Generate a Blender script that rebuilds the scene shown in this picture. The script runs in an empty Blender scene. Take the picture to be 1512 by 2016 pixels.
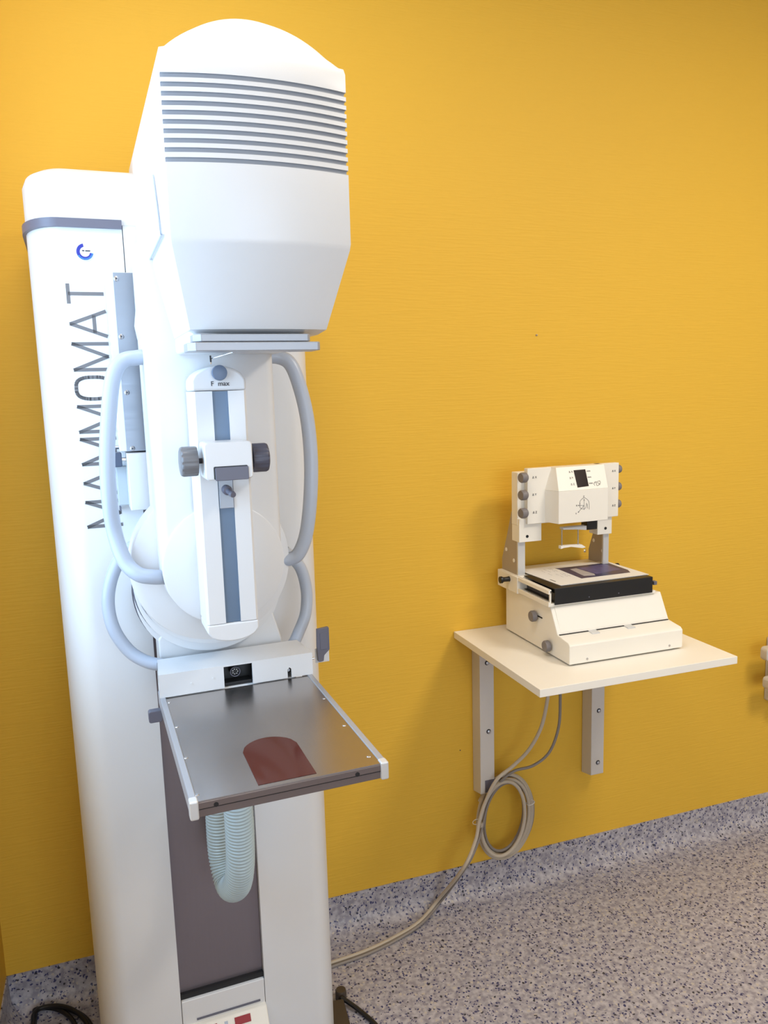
import bpy, math, random
from mathutils import Vector, Matrix
random.seed(4)
C = bpy.context.scene.collection
sc = bpy.context.scene
# ------------------------------------------------------------------ camera
YAW, PITCH, ROLL, FOC, CD, CH = 0.3298, 0.1549, -0.0286, 1549.65, 1.9558, 1.5
def cam_axes():
    f = Vector((math.sin(YAW)*math.cos(PITCH), math.cos(YAW)*math.cos(PITCH), -math.sin(PITCH)))
    r = Vector((math.cos(YAW), -math.sin(YAW), 0)); u = r.cross(f)
    c, s = math.cos(ROLL), math.sin(ROLL)
    return f, c*r+s*u, -s*r+c*u
cf, cr, cu = cam_axes(); CO = Vector((0, -CD, CH))
cd = bpy.data.cameras.new('camera'); cam = bpy.data.objects.new('camera', cd); C.objects.link(cam)
cam.matrix_world = Matrix(((cr.x, cu.x, -cf.x, CO.x), (cr.y, cu.y, -cf.y, CO.y), (cr.z, cu.z, -cf.z, CO.z), (0, 0, 0, 1)))
cd.sensor_fit = 'VERTICAL'; cd.sensor_height = 24; cd.lens = FOC/2016*24; cd.clip_start = 0.02
sc.camera = cam
# ------------------------------------------------------------------ world, lights, exposure
sc.view_settings.view_transform = 'Standard'; sc.view_settings.look = 'None'
sc.view_settings.gamma = 1; sc.view_settings.exposure = 0.20; sc.view_settings.use_curve_mapping = False
w = bpy.data.worlds.new('world'); sc.world = w; w.use_nodes = True
w.node_tree.nodes['Background'].inputs[0].default_value = (.55, .75, 1, 1)
w.node_tree.nodes['Background'].inputs[1].default_value = 1.5
def area(name, loc, target, sx, sy, power, color, spread=180):
    l = bpy.data.lights.new(name, 'AREA'); l.shape = 'RECTANGLE'; l.size = sx; l.size_y = sy
    l.energy = power; l.color = color; l.spread = math.radians(spread)
    o = bpy.data.objects.new(name, l); C.objects.link(o); o.location = loc
    o.rotation_euler = (Vector(target)-Vector(loc)).to_track_quat('-Z', 'Y').to_euler()
    return o
CEIL = 2.72
area('rear_fill', (.75, -4.33, 1.45), (.6, 0, 1.1), 1.9, 1.5, 27, (.74, .86, 1))  # added cool fill from behind the camera, no known source there
area('window_daylight', (-.50, -.95, 1.62), (1, -.95, 1.5), .95, 1.1, 14, (.50, .73, 1))
PANELS = [(.15, -1.0, .6, .6, 7.5), (1.85, -1.6, .6, .6, 27)]
for (x, y, a, b, pw) in PANELS:
    area('panel_lamp', (x, y, CEIL-.035), (x, y, 0), a-.04, b-.04, pw, (1, .91, .79))
# ------------------------------------------------------------------ pixel -> point helpers
def ray(px, py): return cf + cr*((px-756)/FOC) - cu*((py-1008)/FOC)
def P(px, py, x=None, y=None, z=None):
    d = ray(px, py)
    if x is not None: t = (x-CO.x)/d.x
    elif y is not None: t = (y-CO.y)/d.y
    else: t = (z-CO.z)/d.z
    return CO+d*t
TH = .037; MO = Vector((.135, -.24, 0)); RM = Matrix.Rotation(-TH, 3, 'Z')
def L(px, py, x=None, y=None, z=None):      # point in the mammography unit's own frame
    d = RM@ray(px, py); o = RM@(CO-MO)
    if x is not None: t = (x-o.x)/d.x
    elif y is not None: t = (y-o.y)/d.y
    else: t = (z-o.z)/d.z
    return o+d*t
# ------------------------------------------------------------------ materials
def mat(name, col, rough=.4, metal=0, bump=None, noise=None, spec=.5, trans=0, coat=0):
    m = bpy.data.materials.new(name); m.use_nodes = True; nt = m.node_tree; b = nt.nodes['Principled BSDF']
    b.inputs['Base Color'].default_value = (*col, 1); b.inputs['Roughness'].default_value = rough
    b.inputs['Metallic'].default_value = metal; b.inputs['Specular IOR Level'].default_value = spec
    b.inputs['Transmission Weight'].default_value = trans; b.inputs['Coat Weight'].default_value = coat
    tc = nt.nodes.new('ShaderNodeTexCoord')
    n = nt.nodes.new('ShaderNodeTexNoise'); n.inputs['Scale'].default_value = (noise or (8, .03))[0]
    n.inputs['Detail'].default_value = 4
    nt.links.new(tc.outputs['Object'], n.inputs['Vector'])
    mx = nt.nodes.new('ShaderNodeMix'); mx.data_type = 'RGBA'; a = (noise or (8, .03))[1]
    mx.inputs[6].default_value = (*[c*(1-a) for c in col], 1); mx.inputs[7].default_value = (*[min(1, c*(1+a)) for c in col], 1)
    nt.links.new(n.outputs['Fac'], mx.inputs[0]); nt.links.new(mx.outputs[2], b.inputs['Base Color'])
    if bump:
        n2 = nt.nodes.new('ShaderNodeTexNoise'); n2.inputs['Scale'].default_value = bump[0]
        nt.links.new(tc.outputs['Object'], n2.inputs['Vector'])
        bp = nt.nodes.new('ShaderNodeBump'); bp.inputs['Strength'].default_value = bump[1]; bp.inputs['Distance'].default_value = .001
        nt.links.new(n2.outputs['Fac'], bp.inputs['Height']); nt.links.new(bp.outputs['Normal'], b.inputs['Normal'])
    return m
def brushed(name, col, rough, axis_scale, metal=.9, var=.1):
    m = mat(name, col, rough, metal); nt = m.node_tree; b = nt.nodes['Principled BSDF']
    tc = nt.nodes.new('ShaderNodeTexCoord'); mp = nt.nodes.new('ShaderNodeMapping'); mp.inputs['Scale'].default_value = axis_scale
    n = nt.nodes.new('ShaderNodeTexNoise'); n.inputs['Scale'].default_value = 6; n.inputs['Detail'].default_value = 6
    nt.links.new(tc.outputs['Object'], mp.inputs[0]); nt.links.new(mp.outputs[0], n.inputs['Vector'])
    r = nt.nodes.new('ShaderNodeMapRange'); r.inputs[3].default_value = rough-var; r.inputs[4].default_value = rough+var
    nt.links.new(n.outputs['Fac'], r.inputs[0]); nt.links.new(r.outputs[0], b.inputs['Roughness'])
    return m
WHITE = mat('white_enamel', (.72, .725, .735), .32, bump=(900, .05))
CREAM = mat('cream_enamel', (.84, .80, .72), .4, bump=(900, .05))
WGREY = mat('pale_grey_plastic', (.44, .49, .58), .35)
GREY = mat('grey_plastic', (.13, .13, .17), .4)
WARMGREY = mat('warm_grey_plastic', (.19, .17, .17), .5)
DGREY = mat('slot_grey', (.36, .38, .42), .5)
LETTER = mat('letter_grey', (.15, .145, .15), .5)
BLACK = mat('black_plastic', (.008, .008, .009), .4)
SEAM = mat('seam_dark', (.05, .05, .06), .7)
ALU = brushed('brushed_aluminium', (.34, .38, .44), .4, (1, 1, 30), .75)
STEEL = mat('stainless_steel', (.43, .40, .385), .27, .95, noise=(9, .06))
STEELD = brushed('dark_steel_belt', (.25, .22, .24), .42, (30, 1, 1.5), .8)
EDGE = brushed('table_edge_steel', (.22, .18, .17), .35, (1, 40, 1), .8)
CHROME = mat('chrome', (.75, .75, .75), .15, 1)
SILVER = mat('silver_grey_paint', (.38, .39, .42), .35, .3)
PLATE = mat('gusset_grey', (.42, .36, .30), .45, .2)
LIGHTALU = mat('light_aluminium', (.66, .66, .66), .35, .35)
BLUEM = mat('blue_grey_scale', (.13, .19, .28), .4, .2, noise=(14, .12))
BROWN = mat('brown_window', (.075, .016, .010), .08, spec=.25, noise=(3, .05))
CLEAR = mat('clear_acrylic', (.65, .68, .75), .1, trans=.55)
FROST = mat('frosted_acrylic', (.60, .68, .74), .3, trans=.35)
HOSE = mat('hose_grey', (.42, .52, .56), .3)
CABLE = mat('beige_cable', (.50, .43, .34), .5)
CABLEG = mat('grey_cable', (.24, .21, .19), .5)
FOOT = mat('brown_base', (.055, .04, .03), .45)
PAPER = mat('paper', (.80, .79, .77), .5)
INK = mat('ink', (.02, .02, .03), .6)
NAVY = mat('navy_print', (.03, .035, .11), .35, noise=(30, .3))
RED = mat('red_display', (.30, .02, .025), .25)
DISP = mat('dark_display', (.012, .004, .004), .15)
SCREW = mat('screw_metal', (.5, .5, .52), .25, .9)
BLUEA = mat('badge_blue', (.02, .03, .30), .4)
BLUEB = mat('badge_light_blue', (.06, .30, .75), .4)
SHELFM = mat('shelf_melamine', (.86, .82, .74), .45)
BRACK = mat('bracket_paint', (.62, .58, .54), .4)

def wallpaper():
    m = mat('yellow_wallpaper', (.765, .455, .046), .6, noise=(1.5, .02), spec=.3); nt = m.node_tree; b = nt.nodes['Principled BSDF']
    tc = nt.nodes.new('ShaderNodeTexCoord'); mp = nt.nodes.new('ShaderNodeMapping'); mp.inputs['Scale'].default_value = (13, 13, 215)
    n = nt.nodes.new('ShaderNodeTexNoise'); n.inputs['Scale'].default_value = 1; n.inputs['Detail'].default_value = 3
    nt.links.new(tc.outputs['Object'], mp.inputs[0]); nt.links.new(mp.outputs[0], n.inputs['Vector'])
    bp = nt.nodes.new('ShaderNodeBump'); bp.inputs['Strength'].default_value = .42; bp.inputs['Distance'].default_value = .002
    nt.links.new(n.outputs['Fac'], bp.inputs['Height']); nt.links.new(bp.outputs['Normal'], b.inputs['Normal'])
    return m
WALL = wallpaper()
def vinyl():
    m = mat('speckled_vinyl', (.3, .27, .27), .38, spec=.45); nt = m.node_tree; b = nt.nodes['Principled BSDF']
    tc = nt.nodes.new('ShaderNodeTexCoord')
    base = nt.nodes.new('ShaderNodeTexNoise'); base.inputs['Scale'].default_value = 70; base.inputs['Detail'].default_value = 5
    nt.links.new(tc.outputs['Object'], base.inputs['Vector'])
    cr_ = nt.nodes.new('ShaderNodeValToRGB'); cr_.color_ramp.elements[0].position = .38; cr_.color_ramp.elements[1].position = .62
    cr_.color_ramp.elements[0].color = (.285, .268, .315, 1); cr_.color_ramp.elements[1].color = (.49, .465, .50, 1)
    nt.links.new(base.outputs['Fac'], cr_.inputs[0]); last = cr_.outputs[0]
    for sc_, dist, frac, col in ((150, .42, .30, (.035, .04, .13)), (95, .30, .16, (.03, .03, .045)), (110, .40, .16, (.52, .47, .42))):
        wn = nt.nodes.new('ShaderNodeTexNoise'); wn.inputs['Scale'].default_value = sc_*.9
        ad = nt.nodes.new('ShaderNodeMix'); ad.data_type = 'RGBA'; ad.blend_type = 'ADD'; ad.inputs[0].default_value = .012
        nt.links.new(tc.outputs['Object'], wn.inputs['Vector']); nt.links.new(tc.outputs['Object'], ad.inputs[6]); nt.links.new(wn.outputs['Color'], ad.inputs[7])
        v = nt.nodes.new('ShaderNodeTexVoronoi'); v.inputs['Scale'].default_value = sc_
        nt.links.new(ad.outputs[2], v.inputs['Vector'])
        lt = nt.nodes.new('ShaderNodeMath'); lt.operation = 'LESS_THAN'; lt.inputs[1].default_value = dist
        nt.links.new(v.outputs['Distance'], lt.inputs[0])
        sp = nt.nodes.new('ShaderNodeSeparateColor'); nt.links.new(v.outputs['Color'], sp.inputs[0])
        l2 = nt.nodes.new('ShaderNodeMath'); l2.operation = 'LESS_THAN'; l2.inputs[1].default_value = frac
        nt.links.new(sp.outputs[0], l2.inputs[0])
        ml = nt.nodes.new('ShaderNodeMath'); ml.operation = 'MULTIPLY'; nt.links.new(lt.outputs[0], ml.inputs[0]); nt.links.new(l2.outputs[0], ml.inputs[1])
        mx = nt.nodes.new('ShaderNodeMix'); mx.data_type = 'RGBA'; nt.links.new(ml.outputs[0], mx.inputs[0])
        nt.links.new(last, mx.inputs[6]); mx.inputs[7].default_value = (*col, 1); last = mx.outputs[2]
    nt.links.new(last, b.inputs['Base Color'])
    bp = nt.nodes.new('ShaderNodeBump'); bp.inputs['Strength'].default_value = .15; bp.inputs['Distance'].default_value = .001
    nt.links.new(base.outputs['Fac'], bp.inputs['Height']); nt.links.new(bp.outputs['Normal'], b.inputs['Normal'])
    return m
VINYL = vinyl()
OFFW = mat('off_white_wall', (.78, .77, .74), .7)
CEILM = mat('ceiling_white', (.75, .73, .70), .8)
def emit(name, col, s):
    m = bpy.data.materials.new(name); m.use_nodes = True; nt = m.node_tree; nt.nodes.clear()
    e = nt.nodes.new('ShaderNodeEmission'); e.inputs[0].default_value = (*col, 1); e.inputs[1].default_value = s
    o = nt.nodes.new('ShaderNodeOutputMaterial'); nt.links.new(e.outputs[0], o.inputs[0]); return m
# ------------------------------------------------------------------ mesh helpers
OFF = {}
class MB:
    def __init__(s): s.v, s.f, s.m = [], [], []
    def face(s, idx, mi=0): s.f.append(tuple(idx)); s.m.append(mi)
    def prism(s, poly, fn, a, b, mi=0):
        """poly: 2D outline; fn(u, v, w) -> point; swept from w=a to w=b"""
        n = len(poly); o = len(s.v)
        for w_ in (a, b):
            for (u, v) in poly: s.v.append(Vector(fn(u, v, w_)))
        s.face(range(o+n-1, o-1, -1), mi); s.face(range(o+n, o+2*n), mi)
        for i in range(n): j = (i+1) % n; s.face((o+i, o+j, o+n+j, o+n+i), mi)
        return s
    def box(s, x0, x1, y0, y1, z0, z1, mi=0):
        return s.prism([(x0, y0), (x1, y0), (x1, y1), (x0, y1)], lambda u, v, w_: (u, v, w_), z0, z1, mi)
    def hexa(s, pts, mi=0):        # 4 bottom, 4 top
        o = len(s.v); s.v += [Vector(p) for p in pts]
        for f in ((3, 2, 1, 0), (4, 5, 6, 7), (0, 1, 5, 4), (1, 2, 6, 5), (2, 3, 7, 6), (3, 0, 4, 7)): s.face([o+i for i in f], mi)
        return s
    def lathe(s, prof, org, ax, n=28, mi=0):
        """prof: (radius, distance along the axis)"""
        ax = Vector(ax).normalized(); t = Vector((0, 0, 1)) if abs(ax.z) < .9 else Vector((1, 0, 0))
        a = ax.cross(t).normalized(); b = ax.cross(a); org = Vector(org); o = len(s.v)
        for (r, h) in prof:
            for k in range(n):
                q = 2*math.pi*k/n; s.v.append(org+ax*h+(a*math.cos(q)+b*math.sin(q))*r)
        for i in range(len(prof)-1):
            for k in range(n): j = (k+1) % n; s.face((o+i*n+k, o+i*n+j, o+(i+1)*n+j, o+(i+1)*n+k), mi)
        s.face(range(o+n-1, o-1, -1), mi); s.face(range(o+(len(prof)-1)*n, o+len(prof)*n), mi)
        return s
    def tube(s, pts, r, n=16, sub=8, closed=False, mi=0, rf=None):
        pts = [Vector(p) for p in pts]; q = []
        m = len(pts)
        if sub > 1:
            rng = range(m if closed else m-1)
            for i in rng:
                g = lambda k: pts[k % m] if closed else pts[max(0, min(m-1, k))]
                p0, p1, p2, p3 = g(i-1), g(i), g(i+1), g(i+2)
                for k in range(sub):
                    t = k/sub
                    q.append(.5*((2*p1)+(p2-p0)*t+(2*p0-5*p1+4*p2-p3)*t*t+(3*p1-p0-3*p2+p3)*t**3))
            if not closed: q.append(pts[-1])
        else: q = pts
        o = len(s.v); N = len(q); nrm = None; ln = 0
        for i in range(N):
            d = (q[(i+1) % N]-q[i-1]) if closed else (q[min(i+1, N-1)]-q[max(i-1, 0)])
            d.normalize()
            if nrm is None: nrm = d.orthogonal().normalized()
            nrm = (nrm-d*nrm.dot(d)).normalized(); bn = d.cross(nrm)
            if i: ln += (q[i]-q[i-1]).length
            rr = rf(ln) if rf else r
            for k in range(n):
                a = 2*math.pi*k/n; s.v.append(q[i]+(nrm*math.cos(a)+bn*math.sin(a))*rr)
        for i in range(N if closed else N-1):
            i2 = (i+1) % N
            for k in range(n): j = (k+1) % n; s.face((o+i*n+k, o+i*n+j, o+i2*n+j, o+i2*n+k), mi)
        if not closed:
            s.face(range(o+n-1, o-1, -1), mi); s.face(range(o+(N-1)*n, o+N*n), mi)
        return s
    def stroke(s, a, b, wd, nrm, th, mi=0):       # a bar between two points, flat on a surface whose normal is nrm
        a, b, nrm = Vector(a), Vector(b), Vector(nrm).normalized(); d = (b-a).normalized(); c = d.cross(nrm)*wd/2
        base = [a-c, b-c, b+c, a+c]
        return s.hexa([p-nrm*th*.3 for p in base]+[p+nrm*th for p in base], mi)
    def build(s, name, mats, parent=None, bevel=0, smooth=35, seg=2, **kw):
        off = Vector((0, 0, 0)); p = parent
        while p is not None:
            if p.name in OFF: off = OFF[p.name]
            p = p.parent
        me = bpy.data.meshes.new(name); me.from_pydata([tuple(v-off) for v in s.v], [], s.f)
        for m in (mats if isinstance(mats, (list, tuple)) else [mats]): me.materials.append(m)
        for pl, mi in zip(me.polygons, s.m): pl.material_index = mi
        import bmesh
        bm = bmesh.new(); bm.from_mesh(me); bmesh.ops.recalc_face_normals(bm, faces=bm.faces); bm.to_mesh(me); bm.free()
        if smooth:
            for pl in me.polygons: pl.use_smooth = True
            me.set_sharp_from_angle(angle=math.radians(smooth))
        o = bpy.data.objects.new(name, me); C.objects.link(o); o.parent = parent
        if bevel:
            b = o.modifiers.new('bevel', 'BEVEL'); b.width = bevel; b.segments = seg; b.limit_method = 'ANGLE'; b.angle_limit = math.radians(35)
            if smooth: b.harden_normals = True
        for k, val in kw.items(): o[k] = val
        return o
def thing(name, loc, label, cat, rz=0, group=None, frame=True):
    o = bpy.data.objects.new(name, None); C.objects.link(o); o.location = loc; o.rotation_euler = (0, 0, rz)
    o.empty_display_size = .05
    OFF[o.name] = Vector(loc) if frame else Vector((0, 0, 0)); o['label'] = label; o['category'] = cat
    if group: o['group'] = group
    return o
XZ = lambda u, v, w_: (u, w_, v)        # outline in x,z swept along y
YZ = lambda u, v, w_: (w_, u, v)        # outline in y,z swept along x
XY = lambda u, v, w_: (u, v, w_)
def rrect(x0, x1, z0, z1, r, n=5):
    out = []
    for (cx, cz, a0) in ((x1-r, z1-r, 0), (x0+r, z1-r, 90), (x0+r, z0+r, 180), (x1-r, z0+r, 270)):
        for k in range(n+1): a = math.radians(a0+90*k/n); out.append((cx+r*math.cos(a), cz+r*math.sin(a)))
    return out
def text_part(body, size, mt, parent, org, right, up, name='lettering', align='LEFT', th=.0004, **kw):
    c = bpy.data.curves.new(name, 'FONT'); c.body = body; c.size = size; c.extrude = th; c.align_x = align; c.resolution_u = 3
    t = bpy.data.objects.new('tmp_text', c); C.objects.link(t)
    dg = bpy.context.evaluated_depsgraph_get(); me = bpy.data.meshes.new_from_object(t.evaluated_get(dg))
    bpy.data.objects.remove(t)
    R_, U_ = Vector(right).normalized(), Vector(up).normalized(); N_ = R_.cross(U_)
    mb = MB()
    for v in me.vertices: mb.v.append(Vector(org)+R_*v.co.x+U_*v.co.y+N_*v.co.z)
    for p in me.polygons: mb.face(list(p.vertices))
    bpy.data.meshes.remove(me)
    return mb.build(name, mt, parent, smooth=0, **kw)
def merge(*mbs):
    r = MB()
    for m in mbs:
        o = len(r.v); r.v += m.v
        for f, mi in zip(m.f, m.m): r.face([o+i for i in f], mi)
    return r
def text_mb(body, size, org, right, up, th=.0003):
    c = bpy.data.curves.new('t', 'FONT'); c.body = body; c.size = size; c.extrude = th; c.resolution_u = 3
    t = bpy.data.objects.new('tmp_text', c); C.objects.link(t)
    dg = bpy.context.evaluated_depsgraph_get(); me = bpy.data.meshes.new_from_object(t.evaluated_get(dg))
    bpy.data.objects.remove(t)
    R_, U_ = Vector(right).normalized(), Vector(up).normalized(); N_ = R_.cross(U_)
    mb = MB()
    for v in me.vertices: mb.v.append(Vector(org)+R_*v.co.x+U_*v.co.y+N_*v.co.z)
    for p in me.polygons: mb.face(list(p.vertices))
    bpy.data.meshes.remove(me); return mb
# ================================================================== the room
X0, X1, Y0 = -.345, 3.6, -4.2
def struct(o): o['kind'] = 'structure'; return o
struct(MB().box(X0-.1, X1+.1, Y0-.1, .1, -.1, 0).build('floor', VINYL, smooth=0))
struct(MB().box(X0-.1, X1+.1, Y0-.1, .1, CEIL, CEIL+.1).build('ceiling', CEILM, smooth=0))
struct(MB().box(X0-.1, X1+.1, 0, .1, 0, CEIL).build('wall_back', WALL, smooth=0))
struct(MB().box(X1, X1+.1, Y0, 0, 0, CEIL).build('wall_right', OFFW, smooth=0))
fwx0, fwx1, fwz0, fwz1 = -.2, 1.7, .7, 2.2  # opening cut in the unseen wall to let the added rear fill in
fw = MB(); fw.box(X0-.1, fwx0, Y0-.1, Y0, 0, CEIL); fw.box(fwx1, X1+.1, Y0-.1, Y0, 0, CEIL); fw.box(fwx0, fwx1, Y0-.1, Y0, 0, fwz0); fw.box(fwx0, fwx1, Y0-.1, Y0, fwz1, CEIL)
struct(fw.build('wall_front', OFFW, smooth=0))
fw = MB()
for (a, b, c, d) in ((fwx0, fwx0+.05, fwz0, fwz1), (fwx1-.05, fwx1, fwz0, fwz1), (fwx0, fwx1, fwz0, fwz0+.05), (fwx0, fwx1, fwz1-.05, fwz1), (.725, .775, fwz0, fwz1)):
    fw.box(a, b, Y0-.07, Y0-.03, c, d)
struct(fw.build('added_rear_window', WHITE, smooth=0))  # unseen window frame, added to go with the rear fill light
WY0, WY1, WZ0, WZ1 = -1.5, -.42, 1.02, 2.2
wl = MB(); wl.box(X0-.1, X0, Y0, WY0, 0, CEIL); wl.box(X0-.1, X0, WY1, 0, 0, CEIL)
wl.box(X0-.1, X0, WY0, WY1, 0, WZ0); wl.box(X0-.1, X0, WY0, WY1, WZ1, CEIL)
struct(wl.build('wall_left', WALL, smooth=0))
wf = MB()
for (a, b, c, d) in ((WY0, WY0+.05, WZ0, WZ1), (WY1-.05, WY1, WZ0, WZ1), (WY0, WY1, WZ0, WZ0+.05), (WY0, WY1, WZ1-.05, WZ1), ((WY0+WY1)/2-.025, (WY0+WY1)/2+.025, WZ0, WZ1)):
    wf.box(X0-.07, X0-.03, a, b, c, d)
struct(wf.build('window_1', WHITE, smooth=0))
def cove(p, n, length_dir, a, b, name):
    """skirting: vinyl turned up the wall with a rounded cove; n = direction away from the wall"""
    mb = MB(); prof = [(0.0, 0.0), (.052, 0.0), (.052, .0012)]
    for k in range(7):
        q = math.radians(270-90*k/6); prof.append((.052+.048*math.cos(q)+0, .0505+.0495*math.sin(q)))
    prof += [(.003, .102), (0.0, .102)]
    return mb, prof
mb, prof = cove(None, None, None, 0, 0, '')
struct(MB().prism(prof, lambda u, v, w_: (w_, -u, v), X0, X1).build('baseboard_back', VINYL, smooth=50))
struct(MB().prism(prof, lambda u, v, w_: (X0+u, w_, v), Y0, 0).build('baseboard_left', VINYL, smooth=50))
struct(MB().prism(prof, lambda u, v, w_: (X1-u, w_, v), Y0, 0).build('baseboard_right', VINYL, smooth=50))
for i, (x, y, a, b, pw) in enumerate(PANELS):
    t = thing('ceiling_light', (x, y, CEIL), ['square ceiling light panel above the mammography unit', 'square ceiling light panel to the right, in front of the wall shelf'][i], 'ceiling light')
    f = MB()
    f.box(x-a/2, x+a/2, y-b/2, y-b/2+.02, CEIL-.03, CEIL); f.box(x-a/2, x+a/2, y+b/2-.02, y+b/2, CEIL-.03, CEIL)
    f.box(x-a/2, x-a/2+.02, y-b/2+.02, y+b/2-.02, CEIL-.03, CEIL); f.box(x+a/2-.02, x+a/2, y-b/2+.02, y+b/2-.02, CEIL-.03, CEIL)
    f.build('frame', WHITE, t, smooth=0)
    MB().box(x-a/2+.02, x+a/2-.02, y-b/2+.02, y+b/2-.02, CEIL-.02, CEIL-.012).build('diffuser', emit('panel_glow', (1, .88, .7), 3), t, smooth=0)
# ================================================================== mammography unit (own frame)
unit = thing('mammography_unit', MO, 'tall white mammography unit with tube head, grey hand rails and steel object table', 'medical device', rz=TH, frame=False)
YF = -.17
xl, xr = L(100, 960, y=-.02).x, L(638, 1600, y=-.08).x
HT = L(150, 353, y=-.09).z
def col_outline(g=0, rx=.062, ry=.11, yb=.19, x0=None, x1=None):
    a, b = (xl if x0 is None else x0)-g, (xr if x1 is None else x1)+g; f = YF-g; out = []
    for (cx, sgn, rng) in ((a+rx, -1, range(0, 91, 9)), (b-rx, 1, range(90, -1, -9))):
        for d in rng:
            t = math.radians(d); out.append((cx+sgn*rx*math.cos(t), f+ry-ry*math.sin(t)))
    out += [(b, yb-.05), (b-.03, yb+g), (a+.03, yb+g), (a, yb-.05)]
    return out
SLx, SRx = L(355, 1960, y=YF).x, L(520, 1915, y=YF).x
o_ = col_outline(); k_ = 11
notched = o_[:k_]+[(SLx, YF), (SLx, YF+.03), (SRx, YF+.03), (SRx, YF)]+o_[k_:]
ZS = L(160, 430, y=YF-.004).z
MB().prism(notched, XY, .012, ZS-.008).build('column', WHITE, unit)
# cap
capm = MB(); n = len(o_); lev = [(ZS-.008, 0), (HT-.02, 0), (HT-.006, .006), (HT, .018)]
cx_, cy_ = (xl+xr)/2, .01
for (z, ins) in lev:
    for (x, y) in o_:
        d = Vector((x-cx_, y-cy_)); d2 = d*(1-ins/d.length); capm.v.append(Vector((d2.x+cx_, d2.y+cy_, z)))
capm.face(range(n-1, -1, -1)); capm.face(range(3*n, 4*n))
for i in range(3):
    for k in range(n): j = (k+1) % n; capm.face((i*n+k, i*n+j, (i+1)*n+j, (i+1)*n+k))
capm.build('column_cap', WHITE, unit)
og = col_outline(.006)
# trim strip wraps the left end and stops at the seam of the centre panel
tr = MB(); xe = SLx
left_out = [p for p in og[:k_]]+[(xe, YF-.006)]; left_in = [p for p in o_[:k_]]+[(xe, YF+.002)]
poly = [(og[0][0], .12)]+left_out+left_in[::-1]+[(o_[0][0]+.002, .12)]
tr.prism(poly, XY, ZS-.015, ZS+.0).build('trim_strip', GREY, unit)
tr = MB(); right_out = [(SRx, YF-.006)]+og[k_:k_+11]; right_in = [(SRx, YF+.002)]+o_[k_:k_+11]
tr.prism(right_out+[(og[k_+10][0], .12), (o_[k_+10][0]-.002, .12)]+right_in[::-1], XY, ZS-.015, ZS).build('trim_strip', GREY, unit)
# centre panel above the carriage, and the belt running down the slot
zc = L(240, 540, y=YF).z
MB().box(SLx+.0015, SRx-.0015, YF+.0005, YF+.022, zc, ZS-.008).build('upper_panel', WHITE, unit)
zb = L(437, 1940, y=YF).z
MB().box(SLx+.001, SRx-.001, YF+.014, YF+.028, .08, zc).build('belt', STEELD, unit, label='dark brushed steel belt in the slot')
lp = MB().box(SLx+.001, SRx-.001, YF-.001, YF+.026, .02, zb-.012); lp.build('lower_panel', WHITE, unit, bevel=.002)
MB().box(SLx+.001, SRx-.001, YF+.006, YF+.022, zb-.012, zb).build('slot_seal', BLACK, unit)
MB().box(SLx+.03, SRx-.012, YF-.003, YF+.004, zb-.062, zb-.058).build('panel_slit', GREY, unit, smooth=0)
# control box at the foot, tilted face
a0, a1 = SLx+.003, SRx+.0; zt = zb-.068
cb = MB().prism([(YF+.01, zt-.2), (YF-.05, zt-.2), (YF-.05, zt-.05), (YF-.012, zt), (YF+.01, zt)], YZ, a0, a1)
cbo = cb.build('control_box', CREAM, unit, bevel=.004)
fu = Vector((0, .038, .05)).normalized(); fn_ = Vector((0, -.05, .038)).normalized(); fo = Vector((a0, YF-.05, zt-.05))
def on_face(u, v): return fo+Vector((u, 0, 0))+fu*v
for (u, v, w2, h2) in ((.103, .050, .034, .015), (.042, .050, .024, .015)):
    c = on_face(u+w2/2, v); s_ = MB().stroke(c-fu*h2/2, c+fu*h2/2, w2, fn_, .0012); s_.build('display', RED, cbo, smooth=0, label='dark red display')
c = on_face(.085, .052); MB().stroke(c-fu*.004, c+fu*.004, .007, fn_, .001).build('button', WGREY, cbo, smooth=0)
for u in (.052, .122): c = on_face(u, .036); MB().stroke(c-Vector((.007, 0, 0)), c+Vector((.007, 0, 0)), .0018, fn_, .0006).build('marking', INK, cbo, smooth=0)
# base plate
b0 = L(690, 2016, z=.006)
MB().prism(rrect(xl+.03, xr-.02, YF+.03, .17, .03), XY, 0, .012).build('base_plate', FOOT, unit, bevel=.002)
fp = L(684, 1955, z=.02); fq = L(694, 2030, z=.02)
MB().prism([(xr-.05, fq.y), (fq.x, fq.y), (L(676, 1965, z=.02).x, L(676, 1965, z=.02).y), (xr-.05, fp.y)], XY, .0, .02).build('foot_bar', FOOT, unit, bevel=.003)
MB().lathe([(.012, 0), (.014, .003), (.014, .02), (.012, .026)], (L(671, 1952, z=.02).x, L(671, 1952, z=.02).y, 0), (0, 0, 1)).build('levelling_foot', FOOT, unit)
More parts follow.
